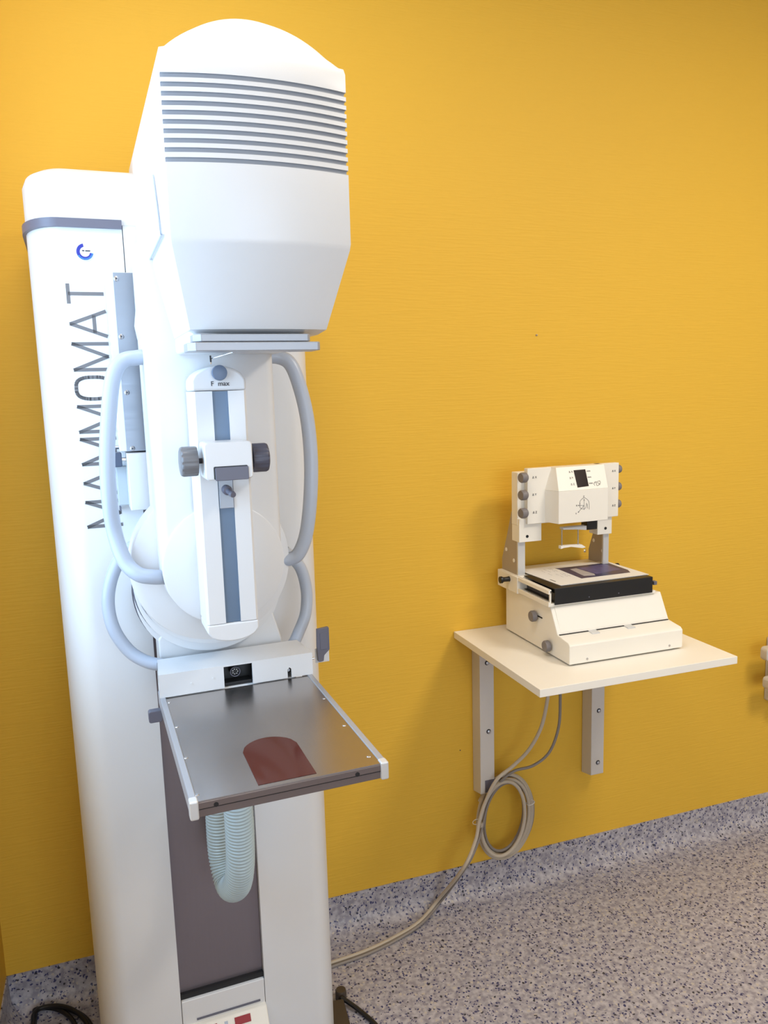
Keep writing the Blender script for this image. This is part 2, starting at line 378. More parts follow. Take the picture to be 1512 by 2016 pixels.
# lettering: strokes, reading upwards; glyph x -> +z, glyph y -> -x
zA, zB = L(169, 1038, y=YF).z, L(131, 558, y=YF).z
xB, xT = L(204, 581, y=YF).x, L(134, 579, y=YF).x
HL = xB-xT; Wt = zB-zA
GL = {'M': (.82, [[(0, 0), (0, 1)], [(0, 1), (.5, .02)], [(.5, .02), (1, 1)], [(1, 1), (1, 0)]]),
      'A': (.78, [[(0, 0), (.5, 1)], [(.5, 1), (1, 0)], [(.17, .33), (.83, .33)]]),
      'T': (.62, [[(0, 1), (1, 1)], [(.5, 1), (.5, 0)]]), 'O': (.70, [])}
word = 'MAMMOMAT'; tot = sum(GL[c][0] for c in word)+.24*(len(word)-1)
lt = MB(); cur = 0; sw = HL*.105
for ch in word:
    wd, st = GL[ch]; 
    def g2p(gx, gy): return Vector((xB-gy*HL*(1-.0)+0, YF, zA+(cur+gx*wd)/tot*Wt))
    if ch == 'O':
        pts = []
        for k in range(40):
            a = 2*math.pi*k/40; cx, sx = math.cos(a), math.sin(a)
            pts.append((.5+.5*math.copysign(abs(cx)**.62, cx), .5+.5*math.copysign(abs(sx)**.75, sx)))
        st = [[pts[i], pts[(i+1) % 40]] for i in range(40)]
    for (a, b) in st:
        pa, pb = g2p(*a), g2p(*b); d = (pb-pa).normalized(); e = sw*.25
        lt.stroke(pa-d*e*(ch != 'T'), pb+d*e*(ch != 'T'), sw, (0, -1, 0), .0006)
    cur += wd+.24
lt.build('lettering', LETTER, unit, smooth=0, label='large grey letters reading MAMMOMAT upwards')
# round badge
bc = L(167, 496, y=YF); rb = abs(L(184, 496, y=YF).x-bc.x)*1.05
bdg = MB().lathe([(rb*1.05, 0), (rb*1.05, .0012)], bc, (0, -1, 0), n=40).build('badge', WHITE, unit, label='round sticker with a blue open ring')
def arc_mb(r0, r1, a0, a1, th, seg=40, gap=None):
    m = MB(); N = seg
    for k in range(N):
        if gap and k % 2 == gap-1: continue
        q0, q1 = math.radians(a0+(a1-a0)*k/N), math.radians(a0+(a1-a0)*(k+1)/N); pts = []
        for y in (0, -th):
            for (r, q) in ((r0, q0), (r1, q0), (r1, q1), (r0, q1)): pts.append(bc+Vector((r*math.cos(q), y, r*math.sin(q))))
        m.hexa(pts)
    return m
arc_mb(rb*.56, rb*.93, 100, 350, .0018).build('ring', BLUEA, bdg, smooth=0)
arc_mb(rb*.74, rb*.93, 205, 350, .0022, 26, 1).build('ring_segments', BLUEB, bdg, smooth=0)
m_ = MB(); m_.stroke(bc+Vector((-.3*rb, 0, rb*.12)), bc+Vector((-.05*rb, 0, rb*.12)), rb*.12, (0, -1, 0), .0018); m_.stroke(bc+Vector((.05*rb, 0, rb*.11)), bc+Vector((.6*rb, 0, rb*.11)), rb*.12, (0, -1, 0), .0018)
m_.build('tiny_print', INK, bdg, smooth=0)
# ---- lift carriage plate on the left, with screws
yc = -.225
ax0, ax1 = L(224, 700, y=yc).x, L(300, 700, y=yc).x
px0 = L(222, 537, y=yc).x; pz1, pz0 = L(230, 537, y=yc).z, L(262, 888, y=yc).z
plo = MB().box(px0-.0, px0+.10, yc-.003, yc, pz0, pz1).build('carriage_plate', ALU, unit, label='brushed grey metal plate with four screws')
MB().box(px0-.012, px0+.10, yc, YF-.002, pz0, pz1+.001).build('carriage_frame', WHITE, unit, bevel=.0015)
for q in ((229, 549), (239, 663), (250, 773), (261, 883)):
    s_ = L(*q, y=yc-.003); ms = MB().lathe([(.0045, 0), (.0045, .0008), (.003, .0016)], s_, (0, -1, 0), n=14); ms.lathe([(.0016, .0014), (.0016, .0020)], s_, (0, -1, 0), n=6, mi=1)
    ms.build('screw', [SCREW, SEAM], plo)
q0, q1 = L(249, 897, y=-.25), L(259, 1006, y=-.25)
cbx = MB().box((q0.x+q1.x)/2, (q0.x+q1.x)/2+.08, -.25, YF-.003, q1.z, q0.z+.003).build('carriage_box', WHITE, unit, bevel=.002)
kx = L(242, 905, y=-.215)
MB().lathe([(.004, 0), (.004, .03)], (q0.x+.008, kx.y, kx.z), (-1, 0, 0)).build('knob_shaft', CHROME, unit)
MB().prism(rrect(kx.x-.026, kx.x-.002, kx.z-.012, kx.z+.014, .003), XZ, kx.y-.012, kx.y+.012).build('clamp_knob', mat('navy_knob', (.05, .07, .12), .35), unit, bevel=.002)
MB().lathe([(.0035, 0), (.0035, .03)], (kx.x-.002, kx.y+.012, kx.z+.022), (-1, 0, 0)).build('clamp_pin', SCREW, unit)
q0, q1 = L(223, 918, y=-.20), L(246, 994, y=-.20)
MB().box(q0.x+.004, q0.x+.05, -.205, YF-.002, q1.z, q0.z).build('acrylic_block', FROST, unit, bevel=.002)
MB().box(L(236, 1003, y=-.19).x, L(236, 1003, y=-.19).x+.003, -.19, YF-.002, L(236, 1006, y=-.19).z, L(236, 998, y=-.19).z).build('stop_pin', GREY, unit, smooth=0)
# ---- swivel arm
YA = -.40
al = L(275, 706, y=-.285).x; ar = L(548, 855, y=YA).x
acx = (al+ar)/2; ahw = (ar-al)/2; cen = L(436, 1110, y=YA)
azt = L(400, 480, y=YA).z
def arm_outline(hw, zt_, cx, cz, rb_=None):
    rb_ = rb_ or hw; out = [(cx+hw, zt_)]
    for k in range(0, 33): a = -math.pi*k/32; out.append((cx+rb_*math.cos(a), cz+rb_*math.sin(a)))
    out.append((cx-hw, zt_)); return out
def arm_mesh():
    m = MB(); levels = [(YA+.0, .016), (YA+.004, .008), (YA+.012, .002), (YA+.02, 0), (-.27, 0)]
    n = None
    for (y, ins) in levels:
        o = arm_outline(ahw-ins, azt, acx, cen.z); n = len(o)
        for (x, z) in o: m.v.append(Vector((x, y, z)))
    for i in range(len(levels)-1):
        for k in range(n): j = (k+1) % n; m.face((i*n+k, i*n+j, (i+1)*n+j, (i+1)*n+k))
    m.face(range(n)); m.face(range((len(levels)-1)*n, len(levels)*n)[::-1]); return m
arm_mesh().build('arm', WHITE, unit)
# shoulder widening of the arm just under the head
sh = MB(); z0_, z1_ = L(272, 720, y=-.285).z, L(276, 576, y=-.285).z; zm = (z0_*.45+z1_*.55)
sh.prism([(al+.01, z0_), (al-.001, zm-.02), (al-.004, zm), (al+.004, z1_), (al+.05, z1_+.04), (ar-.01, z1_+.04), (ar-.01, z0_)], XZ, YA+.03, -.26)
sh.build('arm_shoulder', WHITE, unit, bevel=.012, seg=3)
rc = ahw*.985
MB().lathe([(rc, -.002), (rc, .0035), (rc-.0025, .005), (rc*.5, .0055), (.001, .0055)], (acx, YA, cen.z), (0, -1, 0), n=72).build('disc_cover', WHITE, unit)
# swivel drum: outer band and grooved rings going back to the carriage
c1 = L(417, 1107, y=-.345); r1 = abs(L(569, 1107, y=-.345).x-c1.x)
MB().lathe([(r1*.9, .06), (r1*.985, .055), (r1, .045), (r1, .0), (r1*.97, -.006)], (c1.x, -.30, c1.z), (0, -1, 0), n=72).build('drum_band', WHITE, unit)
for (yy, pxl, pyb) in ((-.292, 266, 1266), (-.270, 263, 1279), (-.248, 262, 1291)):
    rr_ = r1*.985; zc_ = L(400, pyb, y=yy).z+rr_; xc_ = L(pxl, 1165, y=yy).x+rr_
    MB().lathe([(rr_*.93, .012), (rr_, .009), (rr_, -.008), (rr_*.97, -.010)], (xc_, yy, zc_), (0, -1, 0), n=72).build('drum_ring', WHITE, unit)
    MB().lathe([(rr_*1.016, -.0085), (rr_*1.016, -.0105)], (xc_, yy, zc_), (0, -1, 0), n=60).build('drum_groove', GREY, unit)
MB().lathe([(r1*.9, .03), (r1*.9, -.05)], (c1.x-.004, -.22, c1.z-.022), (0, -1, 0), n=60).build('pivot_housing', WHITE, unit)
MB().lathe([(.0028, 0), (.0028, .003)], L(292, 1197, y=-.35), (-.8, -.5, -.3), n=12).build('drum_screw', SEAM, unit)
# ---- hand rails
def rail(pts, r, name='hand_rail'):
    return MB().tube([L(px, py, y=y) for (px, py, y) in pts], r, n=20).build(name, WGREY, unit)
RR = .0125
rail([(300, 703, -.345), (272, 704, -.345), (240, 712, -.35), (222, 745, -.355), (214, 820, -.36), (211, 900, -.365), (215, 980, -.365), (226, 1050, -.36), (246, 1105, -.372), (272, 1130, -.385), (300, 1136, -.388), (325, 1136, -.38)], RR)
rail([(520, 702, -.345), (548, 703, -.345), (571, 716, -.35), (588, 755, -.355), (604, 820, -.36), (612, 900, -.365), (611, 980, -.365), (603, 1050, -.36), (589, 1088, -.355), (572, 1100, -.35), (545, 1103, -.345)], RR)
rail([(300, 1062, -.25), (268, 1072, -.25), (240, 1095, -.25), (219, 1140, -.25), (213, 1190, -.25), (225, 1240, -.255), (255, 1282, -.26), (290, 1303, -.27), (325, 1310, -.28)], RR*.92)
rail([(560, 1085, -.25), (590, 1115, -.25), (603, 1160, -.25), (602, 1205, -.255), (590, 1240, -.26), (572, 1275, -.27), (545, 1290, -.28)], RR*.92)
# ---- tube head
YH = -.64
TL, TR_, WL, WR, BL, BR = (L(*q, y=YH) for q in ((318, 97), (680, 135), (330, 470), (690, 490), (375, 648), (645, 655)))
hxl = (TL.x+WL.x)/2; hxr = (TR_.x+WR.x)/2; hzt = (TL.z+TR_.z)/2; hzw = (WL.z+WR.z)/2
bxl, bxr = L(375, 645, y=YH+.05).x, L(645, 655, y=YH+.05).x; hzb = L(500, 657, y=YH+.05).z
NU = 32; YB = -.07; H3 = L(465, 37, y=YH+.038).z-hzt
slots = [L(500, yy, y=YH-.02).z for yy in (155, 173, 191, 209, 227, 245, 263, 281, 299, 318)]
rows = []   # (z, xl, xr, y, bulge, arch, material of the strip above)
rows.append((hzb, bxl+.008, bxr-.008, YH+.075, .010, 0, 0))
rows.append((hzb+.006, bxl, bxr, YH+.055, .014, 0, 0))
rows.append((hzw-.004, hxl+.001, hxr-.001, YH+.002, .018, 0, 0))
rows.append((hzw+.004, hxl, hxr, YH, .018, 0, 0))
hh = .0028; 
for z in sorted(slots):
    rows += [(z-hh, hxl, hxr, YH, .018, 0, 1), (z-hh+.0003, hxl, hxr-.0015, YH+.0035, .018, 0, 1), (z+hh-.0003, hxl, hxr-.0015, YH+.0035, .018, 0, 1), (z+hh, hxl, hxr, YH, .018, 0, 0)]
rows.append((hzt-.006, hxl, hxr, YH, .018, 0, 0))
rows.append((hzt+.002, hxl+.001, hxr-.001, YH+.004, .018, .0, 0))
rows.append((hzt+.001, hxl+.001, hxr-.001, YH+.010, .014, .45, 0))
rows.append((hzt+.001, hxl+.001, hxr-.001, YH+.022, .009, .80, 0))
rows.append((hzt, hxl+.002, hxr-.002, YH+.040, .004, 1, 0))
rows.append((hzt, hxl+.002, hxr-.002, YB, 0, 1, 0))
hd = MB()
for (z, a, b, y, bu, ar_, mi) in rows:
    for k in range(NU+1):
        u = k/NU; q = 4*u*(1-u)
        hd.v.append(Vector((a+(b-a)*u, y-bu*q, z+ar_*H3*q**.85)))
W = NU+1
for i in range(len(rows)-1):
    for k in range(NU): hd.face((i*W+k, i*W+k+1, (i+1)*W+k+1, (i+1)*W+k), rows[i][6])
nr = len(rows)
# sides: close by strips to back column of points at the same height
bi = len(hd.v)
for (z, a, b, y, bu, ar_, mi) in rows:
    hd.v.append(Vector((a, YB, z))); hd.v.append(Vector((b, YB, z)))
for i in range(nr-1):
    hd.face((i*W, (i+1)*W, bi+2*(i+1), bi+2*i), 0); hd.face((i*W+NU, (i+1)*W+NU, bi+2*(i+1)+1, bi+2*i+1), 0)
hd.face([(nr-1)*W+k for k in range(NU+1)]+[bi+2*(i)+1 for i in range(nr-2, -1, -1)]+[bi+2*i for i in range(nr-1)])
hd.face([k for k in range(NU+1)]+[bi+1, bi])
head = hd.build('tube_head', [WHITE, DGREY], unit, smooth=40)
# side cover plate of the head, towards the column
xs = hxl-.004
sc_pts = [(302, 345), (318, 462), (272, 560), (262, 520), (262, 350)]
def clampy(p): return (min(p.y, -.175), p.z)
spoly = [clampy(L(*q, x=xs)) for q in sc_pts]
# head yoke: block between the head and the carriage
hy = MB().prism([(-.18, L(262, 350, y=-.2).z), (-.34, L(300, 352, y=-.34).z), (-.42, L(322, 466, y=-.42).z), (-.27, L(272, 560, y=-.27).z), (-.18, L(262, 560, y=-.2).z)], YZ, L(266, 470, y=-.25).x+.008, hxr-.03)
hy.build('head_yoke', WHITE, unit, bevel=.004)
MB().prism(spoly, YZ, xs, hxl+.004).build('side_cover', WHITE, unit, bevel=.002)
MB().tube([(xs-.0004, q[0], q[1]) for q in (spoly[0], spoly[1], spoly[2])], .0013, n=8, sub=1).build('cover_edge_shade', WGREY, unit)  # grey strip: the shadow edge of the cover, put in as a thin tube
ec = L(281, 482, y=-.25)
MB().lathe([(.013, 0), (.012, .003), (.009, .004)], (L(266, 470, y=-.25).x+.008, -.262, ec.z), (-1, -.0, 0), n=24).build('yoke_cap', WHITE, unit)
# collimator base and two metal rails under the head
k0, k1 = L(352, 660, y=-.50), L(600, 698, y=-.45)
MB().prism(rrect(k0.x+.006, hxr-.05, -.575, -.30, .02), XY, k1.z+.004, hzb+.015).build('collimator_base', WHITE, unit, bevel=.006)
yp = -.605
a_, b_ = L(384, 664, y=yp), L(612, 664, y=yp)
def chan(x0, x1, z0, z1, y0, y1, nm, mt):
    MB().prism([(x0+.01, y0), (x1-.004, y0), (x1, y0+.004), (x1, y1), (x0, y1), (x0, y0+.012)], XY, z0, z1).build(nm, mt, unit, bevel=.0012)
chan(L(381, 664, y=yp).x, b_.x, L(500, 672, y=yp).z, L(500, 657, y=yp).z, yp, -.57, 'filter_rail', SILVER)
chan(L(370, 680, y=yp-.01).x, L(631, 680, y=yp-.01).x, L(500, 691, y=yp).z, L(500, 674, y=yp).z, yp-.012, -.57, 'filter_rail', SILVER)
MB().tube([L(415, 717, y=-.46), L(416, 706, y=-.46), L(440, 699, y=-.47), L(466, 691, y=-.49)], .0011, n=8, sub=1).build('sensor_wire', CHROME, unit)
MB().tube([L(414, 700, y=-.465), L(415, 713, y=-.465)], .0013, n=8, sub=1).build('sensor_pin', BLACK, unit)
# ---- compression rail
YR = -.475
r0, r1x = L(378, 770, y=YR).x, L(485, 770, y=YR).x
s0, s1 = L(418, 780, y=YR).x, L(449, 780, y=YR).x
zt1, zt0 = L(430, 769, y=YR).z, L(460, 1225, y=YR).z
sec = [(r0, YR+.004), (r0+.004, YR), (s0, YR), (s0, YR+.006), (s1, YR+.006), (s1, YR), (r1x-.004, YR), (r1x, YR+.004), (r1x, YA-.004), (r0, YA-.004)]
rl = MB().prism(sec, XY, zt0, zt1-.0006).build('compression_rail', WHITE, unit)
MB().box(s0+.0003, s1-.0003, YR+.003, YR+.006, zt0, zt1-.001).build('scale_strip', BLUEM, rl, smooth=0, label='blue grey metal strip in the rail slot')
zz = L(430, 720, y=YR).z; cap = [(r0, zt1)]; 
cap = [(r0, zt1), (r1x, zt1), (r1x, zt1+(zz-zt1)*.45)]
for k in range(1, 12):
    u = k/12; cap.append((r1x+(r0-r1x)*u, zt1+(zz-zt1)*(.45+.55*(4*u*(1-u))**.7)))
cap.append((r0, zt1+(zz-zt1)*.45))
tcp = MB().prism(cap, XZ, YR-.001, YA-.004).build('top_cap', WHITE, rl, bevel=.004)
ze = L(460, 1262, y=YR).z; cap = [(r1x, zt0-.0006), (r0, zt0-.0006)]
for k in range(0, 13):
    u = k/12; cap.append((r0+(r1x-r0)*u, zt0-(zt0-ze)*(.45+.55*(4*u*(1-u))**.6)))
MB().prism(cap, XZ, YR-.001, YA-.006).build('end_cap', WHITE, rl, bevel=.003)
kc = L(431, 734, y=YR-.003)
MB().lathe([(.0095, -.004), (.0112, 0), (.0118, .008), (.011, .011), (.004, .0118)], (kc.x, YR-.001, kc.z), (0, -1, 0)).build('release_button', mat('blue_button', (.10, .14, .22), .3), rl)
tp = L(415, 760, y=YR-.0015); text_part('F  max', .0105, INK, rl, (tp.x, YR-.0014, tp.z), (1, 0, 0), (0, 0, 1))
# sliding block with two knobs
YK = -.525
bx0, bx1 = L(403, 905, y=YK).x, L(498, 905, y=YK).x; bz1, bz0 = L(448, 870, y=YK).z, L(455, 944, y=YK).z
blk = MB().prism(rrect(bx0, bx1, bz0, bz1, .006), XZ, YK, YR+.02).build('compression_carriage', WHITE, unit, bevel=.0025)
i0, i1 = L(424, 935, y=YK).x, L(490, 935, y=YK).x
MB().prism(rrect(i0, i1, bz0-.001, L(455, 919, y=YK).z, .002), XZ, YK-.002, YK+.01).build('latch', GREY, blk, bevel=.001)
MB().prism(rrect(i0-.002, i1-.001, bz0+.001, L(455, 919, y=YK).z+.0015, .002), XZ, YK-.0004, YK+.01).build('latch_recess', BLACK, blk)
def knob(parent, c, ax, r, h, mt, ribs=12, name='knob'):
    m = MB(); n = 72; a = Vector(ax); t = Vector((0, 0, 1)); bb = a.cross(t).normalized(); prof = [(.82, 0), (.97, .02), (1, .12), (1, .84), (.94, .96), (.8, 1)]
    o = 0
    for (rr, hh_) in prof:
        for k in range(n):
            q = 2*math.pi*k/n; g = 1-(.045 if (k*ribs % n) < ribs*1.4 else 0)*(1 if rr > .95 else 0)
            m.v.append(Vector(c)+a*h*hh_+(bb*math.cos(q)+t*math.sin(q))*r*rr*g)
    for i in range(len(prof)-1):
        for k in range(n): j = (k+1) % n; m.face((i*n+k, i*n+j, (i+1)*n+j, (i+1)*n+k))
    m.face(range(n)[::-1]); m.face(range((len(prof)-1)*n, len(prof)*n)); return m.build(name, mt, parent, smooth=50)
kz = (bz0+bz1)/2+.000; ky = YK+.028
kr = abs(L(376, 881, y=ky).z-L(376, 940, y=ky).z)/2
MB().lathe([(.004, 0), (.004, .02)], (bx0+.004, ky, kz), (-1, 0, 0)).build('knob_shaft', SEAM, blk)
MB().lathe([(.004, 0), (.004, .02)], (bx1-.004, ky, kz), (1, 0, 0)).build('knob_shaft', SEAM, blk)
knob(blk, (bx0-.007, ky, kz), (-1, 0, 0), kr, .026, mat('knob_grey_lit', (.17, .17, .18), .35))  # lighter grey: the light on the left knob is put into its colour
knob(blk, (bx1+.003, ky, kz), (1, 0, 0), kr, .026, mat('knob_grey_shaded', (.075, .075, .105), .4))  # darker grey: the shade on the right knob is put into its colour
c0, c1_, cz0 = s0+.001, s1-.001, L(448, 1000, y=YR).z
MB().box(c0, c1_, YR-.004, YR+.003, cz0, bz0+.004).build('clear_slider', CLEAR, blk, bevel=.001)
pc = L(446, 964, y=YR-.006)
MB().lathe([(.0075, -.008), (.0075, .006), (.0045, .008), (.0045, .02), (.0052, .021), (.0045, .026)], (pc.x, YR-.004, pc.z), (.25, -1, -.25), n=20).build('locking_pin', GREY, blk)
# ---- object table
TZ = .986
tBL, tBR, tFR, tFL = (L(*q, z=TZ) for q in ((314, 1377), (619, 1326), (755, 1497), (376, 1583)))
tx0, tx1, ty0, ty1 = (tBL.x+tFL.x)/2, (tBR.x+tFR.x)/2, (tFL.y+tFR.y)/2, (tBL.y+tBR.y)/2
TT = .024
tb = MB().box(tx0+.010, tx1-.010, ty0+.0, ty1, TZ-.012, TZ-.001).build('object_table', STEEL, unit, label='brushed steel table with a brown window')
MB().box(tx0+.010, tx1-.010, ty0+.001, ty1, TZ-TT, TZ-.0128).build('lower_plate', EDGE, tb, bevel=.001)
MB().box(tx0+.010, tx1-.010, ty0-.0012, ty0+.002, TZ-.0118, TZ-.003).build('front_edge', EDGE, tb, bevel=.0006)
MB().box(tx0+.010, tx1-.010, ty0-.0004, ty0+.004, TZ-.0131, TZ-.0115).build('edge_seam', BLACK, tb, smooth=0)
for (a, b) in ((tx0, tx0+.010), (tx1-.010, tx1)):
    fr = MB().box(a, b, ty0-.002, ty1+.04, TZ-TT+.001, TZ+.0006).build('side_frame', SILVER, tb, bevel=.002)
    MB().box(a-.0008, b+.0008, ty0-.004, ty0+.012, TZ-TT-.001, TZ+.0012).build('corner_cap', LIGHTALU, tb, bevel=.0025)
for q in ((333, 1382), (348, 1430), (366, 1491), (387, 1564), (638, 1374), (678, 1427), (726, 1488)):
    s_ = L(*q, z=TZ); MB().lathe([(.0036, -.001), (.0034, .0001), (.0024, .0010), (.001, .0010)], (s_.x, s_.y, TZ-.001), (0, 0, 1), n=14).build('table_screw', SCREW, tb)
for q in ((425, 1577), (703, 1515)):
    s_ = L(*q, y=ty0); MB().lathe([(.0032, -.004), (.0032, .0006)], (s_.x, ty0-.0012, TZ-.0095), (0, -1, 0), n=16).build('front_hole', BLACK, tb)
# brown window, flush in the plate
wx0 = (L(479, 1480, z=TZ).x+L(507, 1545, z=TZ).x)/2; wx1 = (L(588, 1463, z=TZ).x+L(621, 1522, z=TZ).x)/2
wyf = (L(507, 1545, z=TZ).y+L(621, 1522, z=TZ).y)/2; wys = (L(481, 1478, z=TZ).y+L(586, 1463, z=TZ).y)/2; wyt = L(545, 1447, z=TZ).y
wp = [(wx0, wyf), (wx1, wyf), (wx1, wys)]
for k in range(1, 16): u = k/16; wp.append((wx1+(wx0-wx1)*u, wys+(wyt-wys)*(4*u*(1-u))**.6))
wp.append((wx0, wys))
MB().prism(wp, XY, TZ-.002, TZ-.0005).build('brown_window', BROWN, tb, smooth=0, label='dark brown glossy window with a rounded back end')
# bracket housing at the back of the table
bt = L(312, 1335, y=ty1).z; bt = (bt+L(613, 1280, y=ty1).z)/2
bk = L(300, 1291, z=bt).y; bk = (bk+L(579, 1246, z=bt).y)/2
hx0, hx1 = tx0+.0, L(615, 1300, y=ty1).x
bk = ty1+.085
n0, n1 = L(441, 1330, y=ty1).x, L(497, 1320, y=ty1).x
q0_, q1_ = L(566, 1320, y=ty1).x, L(574, 1320, y=ty1).x
nz = L(470, 1309, y=ty1).z
hb = MB(); Z0 = TZ+.0006
hb.prism([(hx0, Z0), (n0, Z0), (n0, nz), (n1, nz), (n1, Z0), (q0_, Z0), (q0_, Z0+.016), ((q0_+q1_)/2, Z0+.0195), (q1_, Z0+.016), (q1_, Z0), (hx1, Z0), (hx1, bt), (hx0, bt)], XZ, ty1-.0, ty1+.004)
hb.prism([(hx0, ty1+.004), (hx1, ty1+.004), (hx1-.006, bk), (hx0+.006, bk)], XY, bt-.004, bt)
hb.prism([(hx0, ty1+.004), (hx0+.004, ty1+.004), (hx0+.01, bk), (hx0+.006, bk)], XY, Z0, bt-.004)
hb.prism([(hx1-.004, ty1+.004), (hx1, ty1+.004), (hx1-.006, bk), (hx1-.01, bk)], XY, Z0, bt-.004)
hb.box(hx0+.006, hx1-.006, bk-.004, bk, Z0, bt-.004)
print('TABLE', tx0, tx1, ty0, ty1, 'bt', bt, 'bk', bk, 'drum', c1, r1, 'acx', acx, ahw, 'col', xl, xr, 'slot', SLx, SRx)
hsg = hb.build('connector_housing', WHITE, unit, smooth=30)
MB().box(hx0+.005, hx1-.005, ty1+.03, bk-.004, Z0, bt-.004).build('inner_plate', BLACK, hsg, smooth=0)
cc = L(463, 1322, y=ty1+.012)
mc = MB().lathe([(.0085, -.02), (.0088, .0), (.0078, .001), (.007, -.002), (.001, -.002)], cc, (0, -1, 0), n=28); mc.build('round_socket', BLACK, hsg)
MB().tube([cc+Vector((.0085*math.cos(a), -.0005, .0085*math.sin(a))) for a in [2*math.pi*k/16 for k in range(16)]], .0009, n=8, sub=2, closed=True).build('socket_rim', GREY, hsg)
for k in range(7):
    a = k*math.pi/3.5; MB().lathe([(.0009, -.003), (.0009, .0)], cc+Vector((.0045*math.cos(a), -.0, .0045*math.sin(a))), (0, -1, 0), n=8).build('pin', CHROME, hsg)
MB().box(L(442, 1338, y=ty1+.01).x, n1, ty1+.008, ty1+.03, Z0, Z0+.006).build('socket_shelf', BLACK, hsg, bevel=.001)
MB().lathe([(.0035, 0), (.003, .002)], (( q0_+q1_)/2, ty1+.01, Z0+.012), (0, -1, 0), n=14).build('slot_screw', SCREW, hsg)
for q in ((377, 1346), (420, 1335)):
    s_ = L(*q, y=ty1); MB().lathe([(.0022, -.001), (.0018, .001)], s_, (0, -1, 0), n=12).build('rivet', WHITE, hsg)
# carrier behind the housing, reaching up to the drum
MB().prism([(hx0+.012, bt-.03), (hx0+.012, bt+.03), (hx0+.03, bt+.055), (hx1-.045, bt+.055), (hx1-.03, bt-.0), (hx1-.03, bt-.03)], XZ, -.262, -.2).build('table_carrier', WHITE, unit, bevel=.004)
MB().box(hx0+.01, hx1-.03, ty1+.005, -.20, TZ-.05, TZ-.0005).build('carrier_block', WHITE, unit, bevel=.003)
# levers
ly = ty1+.03
l0, l1_ = L(622, 1240, y=ly), L(648, 1305, y=ly)
zl0, zl1 = L(635, 1303, y=ly).z, L(635, 1236, y=ly).z
x0_, x1_ = l0.x+.001, L(649, 1270, y=ly).x
lev_ = MB().prism([(x0_+.001, zl0+.002), (x0_+.004, zl0), (x0_+.012, zl0+.001), (x0_+.0135, zl0+.012), (x1_, zl0+.022), (x1_, zl1-.001), (x1_-.002, zl1), (x0_+.001, zl1-.002), (x0_, zl0+.02)], XZ, ly, ly+.008).build('release_lever', GREY, unit, bevel=.0012)
MB().prism(rrect(x0_+.006, x1_-.004, zl0+.024, zl1-.010, .0015), XZ, ly-.0008, ly+.001).build('grip_inset', GREY, lev_, bevel=.0005)
MB().box(x0_-.002, x1_+.001, ly+.009, ly+.011, zl0-.004, zl0+.024).build('lever_plate', WHITE, unit, bevel=.0008)
MB().lathe([(.0022, 0), (.0022, .016)], (hx1-.003, ly+.005, zl0+.008), (1, 0, 0), n=12).build('lever_shaft', CHROME, unit)
g0 = L(292, 1409, y=ty1+.04)
MB().prism(rrect(g0.x, tx0+.004, L(300, 1420, y=ty1+.04).z, L(300, 1397, y=ty1+.04).z, .004), XZ, ty1+.03, ty1+.045).build('clamp_lever', GREY, unit, bevel=.0015)
g0 = L(633, 1341, y=ty1+.06)
MB().lathe([(.0075, 0), (.0075, .02), (.006, .022)], (tx1-.004, ty1+.06, g0.z-.004), (1, 0, 0), n=20).build('clamp_knob', FOOT, unit)
# corrugated hose
def hose_r(s): return .0258+.0013*math.sin(2*math.pi*s/.0066)
hp = [L(463, 1480, y=-.36), L(467, 1560, y=-.36), L(472, 1640, y=-.355), (L(473, 1700, y=-.345)), L(467, 1741, y=-.315), L(452, 1741, y=-.27), L(438, 1690, y=-.236), L(432, 1620, y=-.228), L(429, 1540, y=-.228)]
MB().tube(hp, .024, n=28, sub=60, rf=hose_r).build('corrugated_hose', HOSE, unit, smooth=80)
# ================================================================== wall shelf
SZ = .8226; ST = .019
shx0, shx1, shy = .866, 1.421, -.472
shelf = thing('shelf', (1.14, 0, SZ-ST), 'cream square shelf board on the yellow wall carrying the positioning device', 'shelf')
MB().box(shx0, shx1, shy, -.001, SZ-ST, SZ).build('board', SHELFM, shelf, bevel=.001)
YBk = -.052
for i, (pl_, pr, pb, bolts) in enumerate((((945, 973), None, 1562, ((959, 1305), (962, 1440))), ((1165, 1190), None, 1524, ((1179, 1399), (1177, 1501))))):
    x0 = P(pl_[0], 1400, y=YBk).x; x1 = P(pl_[1], 1400, y=YBk).x
    zbm = P((pl_[0]+pl_[1])/2, pb, y=YBk).z
    b_ = MB().prism([(-.001, zbm-.012), (YBk, zbm), (YBk, SZ-ST), (-.001, SZ-ST)], YZ, x0, x1)
    b_ = b_.build('bracket', BRACK, shelf, bevel=.002)
    MB().prism([(YBk, SZ-ST-.03), (YBk-.30, SZ-ST-.02), (YBk-.30, SZ-ST), (YBk, SZ-ST)], YZ, x0, x1).build('bracket_arm', BRACK, shelf, bevel=.002)
    for q in bolts:
        c = P(*q, y=YBk); mm_ = MB().lathe([(.0072, 0), (.0068, .001)], c, (0, -1, 0), n=20); mm_.lathe([(.005, .0008), (.0048, .004), (.003, .005)], c, (0, -1, 0), n=16, mi=1); mm_.build('bolt', [SEAM, SCREW], b_)
q0, q1 = P(955, 1537, y=YBk), P(976, 1556, y=YBk)
MB().box(q0.x, q1.x, YBk-.0012, YBk+.001, q1.z, q0.z).build('bracket_sticker', mat('sticker_grey', (.12, .11, .14), .5), shelf, smooth=0, label='small dark grey plate at the bracket foot')
